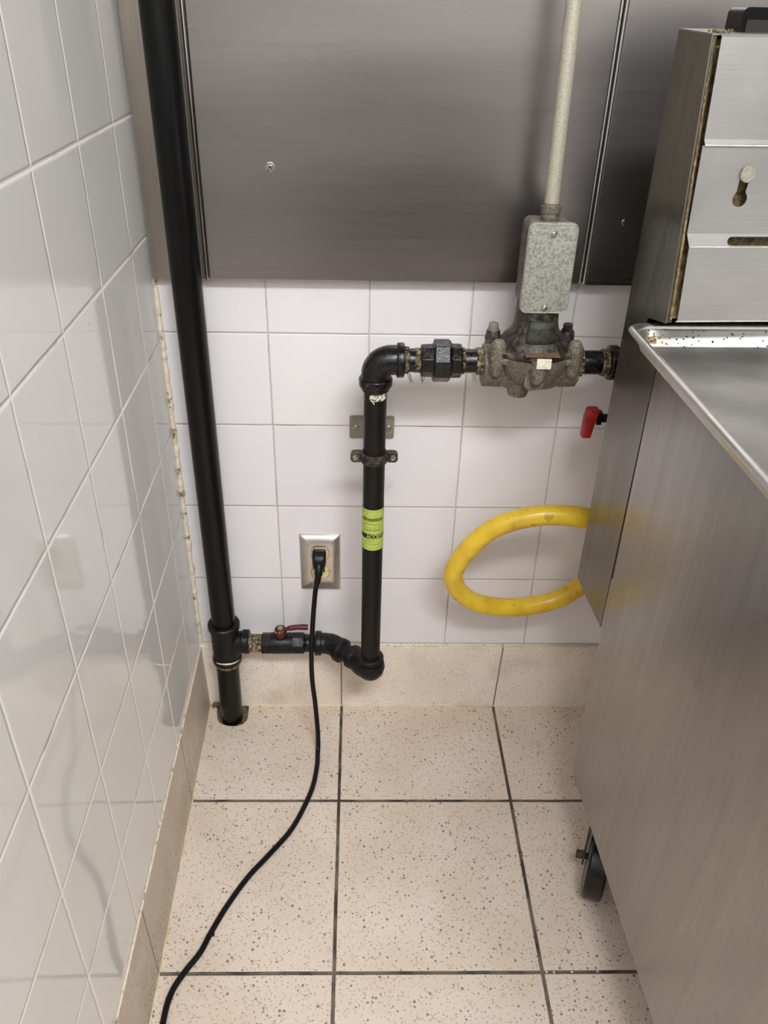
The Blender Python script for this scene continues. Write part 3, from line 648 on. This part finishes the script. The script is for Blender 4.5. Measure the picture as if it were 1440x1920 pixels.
# ---------------------------------------------------------------- wall outlet, plug and cord
OX, OZ = .2325, .3460
t = thing('wall_outlet', 'steel-covered duplex wall outlet with yellowed sockets', 'outlet', (OX, 0, OZ))
t.rotation_euler = (0, 0, 0)
def duo(cz, r=.0170, fl=.0142, n=28):
    pts = []
    for i in range(n):
        a = 2 * PI * i / n; x = r * math.cos(a); z = max(-fl, min(fl, r * math.sin(a))); pts.append((OX + x, cz + z))
    return pts
bm = bmesh.new()
ou = [(OX + a, OZ + b) for a, b in rrect(.0640, .1125, .002, 4)]
plate_holes(bm, ou, [duo(OZ + .0196), duo(OZ - .0196)], lambda a, b, d: (a, -.0052 + d, b), .0012)
L = [[(OX + a, y, OZ + b) for a, b in rrect(w_, h_, .002, 4)] for y, w_, h_ in ((-.0003, .0715, .1195), (-.0015, .0715, .1195), (-.0040, .0680, .1160), (-.0052, .0640, .1125))]
stack(bm, L, False, False)
bm2 = None
wobj('cover_plate', bm, 'plate_steel', t, angle=20)
for s in (1, -1):
    bm = bmesh.new(); cz = OZ + s * .0196
    stack(bm, [[(OX + (a - OX) * k, y, cz + (b - cz) * k) for a, b in duo(cz)] for y, k in ((-.001, .95), (-.0058, .95), (-.0064, .91))])
    so = wobj('socket_face', bm, 'ivory', t, 'yellowed ivory socket face')
    bm = bmesh.new(); box(bm, (OX - .0078, -.0068, cz + .0005), (OX - .0055, -.0060, cz + .0085)); box(bm, (OX + .0052, -.0068, cz + .0010), (OX + .0080, -.0060, cz + .0080)); lathe(bm, (OX, -.0060, cz - .0065), (0, -1, 0), [(0, .0028), (.0008, .0028)], 16)
    wobj('socket_slots', bm, 'slot', so, smooth=False)
bm = bmesh.new(); lathe(bm, (OX, -.0050, OZ), (0, -1, 0), [(0, .0032), (.0010, .0030), (.0016, .0018)], 16); wobj('cover_screw', bm, 'screw', t)
t = thing('power_cord', 'black power cord plugged into the outlet and trailing across the floor', 'cord', (.2, -.3, 0))
bm = bmesh.new(); L = []
for y, z, w_, h_ in ((-.0066, .3650, .0230, .0270), (-.0100, .3652, .0240, .0280), (-.0210, .3645, .0240, .0270), (-.0290, .3605, .0210, .0230), (-.0330, .3565, .0160, .0150)):
    L.append([(OX - .001 + a, y, z + b) for a, b in rrect(w_, h_, .005, 5)])
stack(bm, L)
tube(bm, cat_rom([(OX - .001, -.024, .360), (OX - .001, -.033, .353), (OX - .002, -.0385, .342), (OX - .004, -.0430, .330)], 5), [.0080] * 5 + [.0072] * 5 + [.0058] * 6, 16)
wobj('plug', bm, 'rubber', t, 'black moulded angled plug')
cp = [(.2302, -.0395, .3440), (.2280, -.0440, .3290), (.2251, -.050, .3150), (.2208, -.062, .2655), (.2171, -.0745, .2021), (.2172, -.085, .1466), (.2225, -.098, .0921), (.2268, -.115, .0402), (.2276, -.1270, .0130), (.2273, -.1400, .0050), (.2270, -.1727, .0045), (.2191, -.2269, .0045), (.1929, -.2995, .0045), (.1612, -.3482, .0045), (.1271, -.3951, .0045), (.1, -.4455, .0045), (.0819, -.4885, .0045), (.071, -.5188, .0045), (.0529, -.5485, .0045), (.0396, -.5786, .0045), (.0364, -.6179, .0045), (.040, -.70, .0045), (.08, -.85, .0045)]
bm = bmesh.new(); tube(bm, cat_rom(cp, 10), .0044, 16); wobj('cable', bm, 'cable', t)
bm = bmesh.new(); box(bm, (.0815, -.4950, .0060), (.0885, -.4910, .0100)); rough_up(bm, .002, 200); wobj('tape_scrap', bm, 'cable', t, 'torn tape stub on the cord')

# ---------------------------------------------------------------- fryer
FR = math.atan(.055)
fry = thing('deep_fryer', 'large stainless steel deep fryer on castors at the right', 'fryer', (.6400, -.3130, 0), FR)
Wd, Dp = .40, -.78
def fo(name, bm, mat, label=None, parent=None, **k):
    o = obj(name, bm, mat, parent or fry, **k)
    if label: o['label'] = label
    return o
bm = bmesh.new(); vs = box(bm, (0, Dp, .163), (Wd, 0, .8505))
for v in vs[:4]:
    if v.co.x < .1: v.co.x += .0035 if v.co.y > -.1 else -.009
    if v.co.y > -.1: v.co.y -= .002
fo('cabinet_body', bm, 'fryer', 'brushed steel lower cabinet', smooth=False, bevel=.0015)
# rear duct: side sheets, back, top, baked grease liner behind the hanging plates
def quadsheet(bm, pts, th, nrm):
    n = V(nrm) * th; stack(bm, [[V(p) for p in pts], [V(p) + n for p in pts]])
bm = bmesh.new()
quadsheet(bm, [(0, .0005, .457), (0, .1165, .457), (-.003, .1125, 1.170), (0, .0350, 1.168), (0, .0008, .8935), (0, .052, .8830), (0, .052, .8495), (0, .0005, .8495)], .0015, (1, 0, 0))
fo('duct_side', bm, 'duct', 'dull grey side of the rear duct', smooth=False)
bm = bmesh.new(); quadsheet(bm, [(.0015, .0350, 1.168), (.0050, .0347, 1.168), (.0065, .0005, .8945), (.0015, .0008, .8945)], .0015, (0, 1, 0)); fo('duct_flange', bm, 'frame_dirty', 'greasy brown flange', smooth=False)
bm = bmesh.new(); quadsheet(bm, [(Wd, .0005, .457), (Wd, .1165, .457), (Wd, .1125, 1.170), (Wd, .0350, 1.168), (Wd, .0008, .8935), (Wd, .052, .8830), (Wd, .052, .8495), (Wd, .0005, .8495)], .0015, (-1, 0, 0)); fo('duct_side', bm, 'duct', smooth=False)
bm = bmesh.new(); box(bm, (.001, .1130, .457), (Wd, .1160, 1.167)); fo('duct_back', bm, 'duct', smooth=False)
bm = bmesh.new(); quadsheet(bm, [(-.0030, .1130, 1.1712), (.0, .0340, 1.1690), (Wd, .0340, 1.1690), (Wd, .1130, 1.1712)], .0015, (0, 0, -1)); fo('duct_top', bm, 'hang', smooth=False)
bm = bmesh.new(); quadsheet(bm, [(.0016, .0450, 1.164), (.0016, .0150, .8945), (Wd - .002, .0150, .8945), (Wd - .002, .0450, 1.164)], .002, (0, 1, 0)); fo('grease_liner', bm, 'grease', 'yellow-brown baked grease behind the plates', smooth=False)
bm = bmesh.new(); n = 80
tube(bm, [(.0026 + .0020 * k / n, .0350 - .0345 * k / n - .0006, 1.166 - .268 * k / n) for k in range(n + 1)], [.0007 + .0009 * k / n + .0006 * abs(noise.noise(V((0, 0, k * .37)))) for k in range(n + 1)], 8)
rough_up(bm, .0005, 300); fo('grease_bead', bm, 'grease', 'amber grease along the duct edge')
bm = bmesh.new()
for i in range(26):
    p = (.010 + random.gauss(0, .006), .036 + random.uniform(-.001, .012), 1.1700 + random.random() * .002); lathe(bm, p, (0, 0, 1), [(-.0012, .0006), (0, .0013), (.0010, .0008)], 6)
rough_up(bm, .0006, 300); fo('grease_crumbs', bm, 'grease')['kind'] = 'stuff'
# hanging plates
TH = .0012
def bent(bm, rows, xr=Wd - .004):
    """rows: (left x, y, z) top to bottom"""
    F = [[bm.verts.new((x, y, z)), bm.verts.new((xr, y, z))] for x, y, z in rows]; B = [[bm.verts.new((x, y + TH, z - .0002)), bm.verts.new((xr, y + TH, z - .0002))] for x, y, z in rows]
    for a, b in zip(F, F[1:]): bm.faces.new((a[0], a[1], b[1], b[0]))
    for a, b in zip(B, B[1:]): bm.faces.new((a[0], a[1], b[1], b[0]))
    for G in (0, 1):
        for i in range(len(rows) - 1): bm.faces.new((F[i][G], F[i + 1][G], B[i + 1][G], B[i][G]))
    bm.faces.new((F[0][0], F[0][1], B[0][1], B[0][0])); bm.faces.new((F[-1][0], F[-1][1], B[-1][1], B[-1][0]))
bm = bmesh.new(); bent(bm, [(.0070, .0300, 1.1690), (.0070, .0277, 1.1665), (.0073, .0185, 1.0780), (.0085, .0176, 1.0738), (.0087, .0175, 1.0724)]); fo('upper_plate', bm, 'hang', 'plain upper front plate', smooth=False)
# middle plate: keyhole and long slot
P = [(.0073, .0190, 1.0722), (.0073, .0112, .9875), (.0112, .0080, .9745), (.0138, .0023, .8950)]
XR = Wd - .004
def face_with_holes(p0, p1, holes, bm):
    """front face between two bends, (x, s) with s metres down from p0"""
    a = V((0, p0[1], p0[2])); b = V((0, p1[1], p1[2])); Ls = (b - a).length; d = (b - a) / Ls; nn = V((0, -d.z, d.y)); nn = nn if nn.y > 0 else -nn
    ou = [(p0[0], 0), (p1[0], Ls), (XR, Ls), (XR, 0)]
    plate_holes(bm, ou, holes, lambda x, s, dep: V((x, 0, 0)) + a + d * s + nn * dep, TH)
def keyhole(cx, s0, r, cx2, s1, r2):
    pts = []
    for i in range(15): aa = math.radians(180 + 25 + (130) * i / 14 ); pts.append((cx + r * math.cos(aa), s0 + r * math.sin(aa)))
    pts += [(cx + r * .72, s0 + r * .7), (cx2 + r2 * .62, s1 - r2 * .95)]
    for i in range(19): aa = math.radians(-40 + 260 * i / 18); pts.append((cx2 + r2 * math.cos(aa), s1 + r2 * math.sin(aa)))
    pts += [(cx2 - r2 * .62, s1 - r2 * .95), (cx - r * .72, s0 + r * .7)]
    return pts
bm = bmesh.new()
face_with_holes(P[0], P[1], [keyhole(.0585, .0262, .0074, .0572, .0505, .0078)], bm)
sl = [(.0525 + .0045 + .0045 * math.cos(math.radians(90 + 180 * i / 10)), .0075 + .0045 * math.sin(math.radians(90 + 180 * i / 10))) for i in range(11)] + [(.0525 + .15 + .0045 * math.cos(math.radians(-90 + 180 * i / 10)), .0075 + .0045 * math.sin(math.radians(-90 + 180 * i / 10))) for i in range(11)]
face_with_holes(P[1], P[2], [sl], bm)
face_with_holes(P[2], P[3], [], bm)
fo('hanger_plate', bm, 'hang', 'bent front plate with a keyhole and a long slot', smooth=False)
bm = bmesh.new(); tube(bm, [(.012, P[3][1], P[3][2]), (XR, P[3][1], P[3][2])], .0009, 8); tube(bm, [(P[2][0], P[2][1], P[2][2]), (XR, P[2][1], P[2][2])], .0009, 8); tube(bm, [(.0087, .0172, 1.0726), (XR, .0172, 1.0726)], .0009, 8); fo('plate_edge_highlights', bm, 'bright', 'folded plate edges with highlight lines in brighter steel')  # lighter tubes laid on the folds to draw their highlight lines
bm = bmesh.new(); lathe(bm, (.0600, .030, 1.0445), (0, -1, .1), [(0, .0040), (.012, .0040), (.0125, .0082), (.0160, .0082), (.0166, .0074)], 32); fo('hanger_stud', bm, 'zinc', 'round flat-headed stud')
# castor and underframe
bm = bmesh.new(); box(bm, (.006, -.170, .1545), (.030, -.008, .1628)); box(bm, (Wd - .030, -.17, .1545), (Wd - .006, -.008, .1628)); box(bm, (.029, -.04, .150), (Wd - .029, -.008, .1628)); fo('underframe', bm, 'frame_dirty', 'dirty brown frame rail under the cabinet', smooth=False, bevel=.001)
def castor(cx, cy, rz):
    e = bpy.data.objects.new('castor', None); col.objects.link(e); e.parent = fry; e.location = (cx, cy, 0); e.rotation_euler = (0, 0, rz); e.empty_display_size = .03
    R = .0610
    bm = bmesh.new(); lathe(bm, (-.016, 0, R), (1, 0, 0), [(0, .012), (.0, R - .022), (.001, R - .012), (.0, R - .010), (.0015, R - .003), (.005, R), (.027, R), (.0305, R - .003), (.032, R - .010), (.031, R - .012), (.032, R - .022), (.032, .012)], 56); fo('wheel', bm, 'wheel', 'glossy black wheel', e)
    bm = bmesh.new()
    for s in (-1, 1):
        x0 = s * .0200; quadsheet(bm, [(x0, -.010, .050), (x0, .010, .050), (x0, .034, .1400), (x0, -.006, .1400)], .0028, (s, 0, 0))
    box(bm, (-.0228, -.008, .1385), (.0228, .036, .1415)); lathe(bm, (0, .016, .1380), (0, 0, 1), [(0, .022), (.010, .024), (.0110, .018)], 24); box(bm, (-.024, -.022, .148), (.040, .055, .1540))
    fo('fork', bm, 'frame_dirty', None, e, smooth=False, bevel=.0006)
    bm = bmesh.new(); lathe(bm, (0, 0, R), (1, 0, 0), [(-.034, .004), (-.0335, .0068), (-.024, .0072), (-.0239, .005), (.0239, .005), (.024, .0072), (.032, .0068)], 10); fo('axle_bolt', bm, 'frame_dirty', None, e)
castor(.0350, -.093, math.radians(-24)); castor(Wd - .05, -.09, .3); castor(.05, Dp + .09, -.4); castor(Wd - .05, Dp + .09, .2)

# ---------------------------------------------------------------- black bracket behind the duct top
t = thing('black_bracket', 'black metal fitting with a rounded corner on top of the fryer duct', 'bracket', (.70, -.262, 1.157), FR)
bm = bmesh.new(); pr = [(a + .06, b + .008) for a, b in rrect(.14, .024, .006, 6)]
prism_y(bm, pr, 0, .035); o = obj('housing', bm, 'black_gloss', t)
bm = bmesh.new(); prism_y(bm, [(a + .062, b + .003) for a, b in rrect(.134, .013, .001, 2)], -.0012, .001); obj('front_insert', bm, 'dark_grey_shade', t)
t.location = (.6840, -.2520, 1.1710)

# ---------------------------------------------------------------- sheet pan on the fryer
t = thing('sheet_pan', 'large dented aluminium sheet pan lying on top of the fryer', 'pan', (.6080, -.2690, .8540), .022)
X0, X1, Y0, Y1 = 0, .46, -.66, 0
def loopr(ins, z, r):
    cx, cy = (X0 + X1) / 2, (Y0 + Y1) / 2
    return [(cx + a, cy + b, z) for a, b in rrect(X1 - X0 - 2 * ins, Y1 - Y0 - 2 * ins, r, 8)]
bm = bmesh.new()
RZ = .0265
rows = [loopr(.0175, .0005, .010), loopr(.0155, .0015, .012), loopr(.0080, .0215, .018)]          # outer wall going up
for a in range(200, -100, -20):                                                                    # rolled rim
    aa = math.radians(a); rows.append(loopr(.0048 - .0048 * -math.cos(aa) * -1 if False else .0046 + .0046 * math.cos(aa), RZ - .0032 + .0040 * math.sin(aa), .020))
rows = [loopr(.0175, .0005, .010), loopr(.0155, .0015, .012), loopr(.0085, .0190, .018)]
for a in range(-60, 201, 20):
    aa = math.radians(180 - a) if True else 0
    rows.append(loopr(.0048 - .0045 * math.cos(math.radians(a)), RZ - .0042 + .0042 * math.sin(math.radians(a)), .020))
rows += [loopr(.0105, .0190, .017), loopr(.0180, .0030, .012), loopr(.0200, .0018, .010)]
stack(bm, rows, True, True)
obj('pan_body', bm, 'pan', t)
bm = bmesh.new()
for i in range(130):
    x = X0 + .014 + abs(random.gauss(0, .013)); y = Y1 - .0115 - random.random() * .0055; z = .0165 - (Y1 - .0115 - y) * 2.0
    lathe(bm, (x, y, z), (0, -1, .4), [(-.0004, .0018), (.0003, .0012)], 6)
rough_up(bm, .0014, 300); obj('baked_residue', bm, 'burnt', t)
bm = bmesh.new()
for i in range(34):
    x = X0 + .02 + random.random() * .16; y = Y1 - .0100 - random.random() * .009; z = .0205 - (Y1 - .0100 - y) * 2.0
    lathe(bm, (x, y - .0004, z), (0, -1, .4), [(-.0004, .0007 + random.random() * .0005), (.0003, .0003)], 6)
obj('burnt_specks', bm, 'slot', t)['kind'] = 'stuff'
# crumbs on the floor grout by the fryer
for i, (x, y) in enumerate(((.5795, -.5475), (.617, -.5478), (.655, -.5470), (.5905, -.5482))):
    bm = bmesh.new(); lathe(bm, (x, y, .0), (0, 0, 1), [(0, .0016), (.0012, .0014), (.0018, .0006)], 6); rough_up(bm, .0008, 400, i)
    tag(obj('crumb', bm, 'white_tag'), ('tiny pale crumb in the dark floor joint, nearest the crossing of the joints', 'tiny pale crumb in the dark floor joint, third along from the joint crossing', 'tiny pale crumb in the dark floor joint, nearest the fryer cabinet', 'tiny pale crumb in the dark floor joint, second along from the joint crossing')[i], 'crumb', 'crumbs in the floor joint')
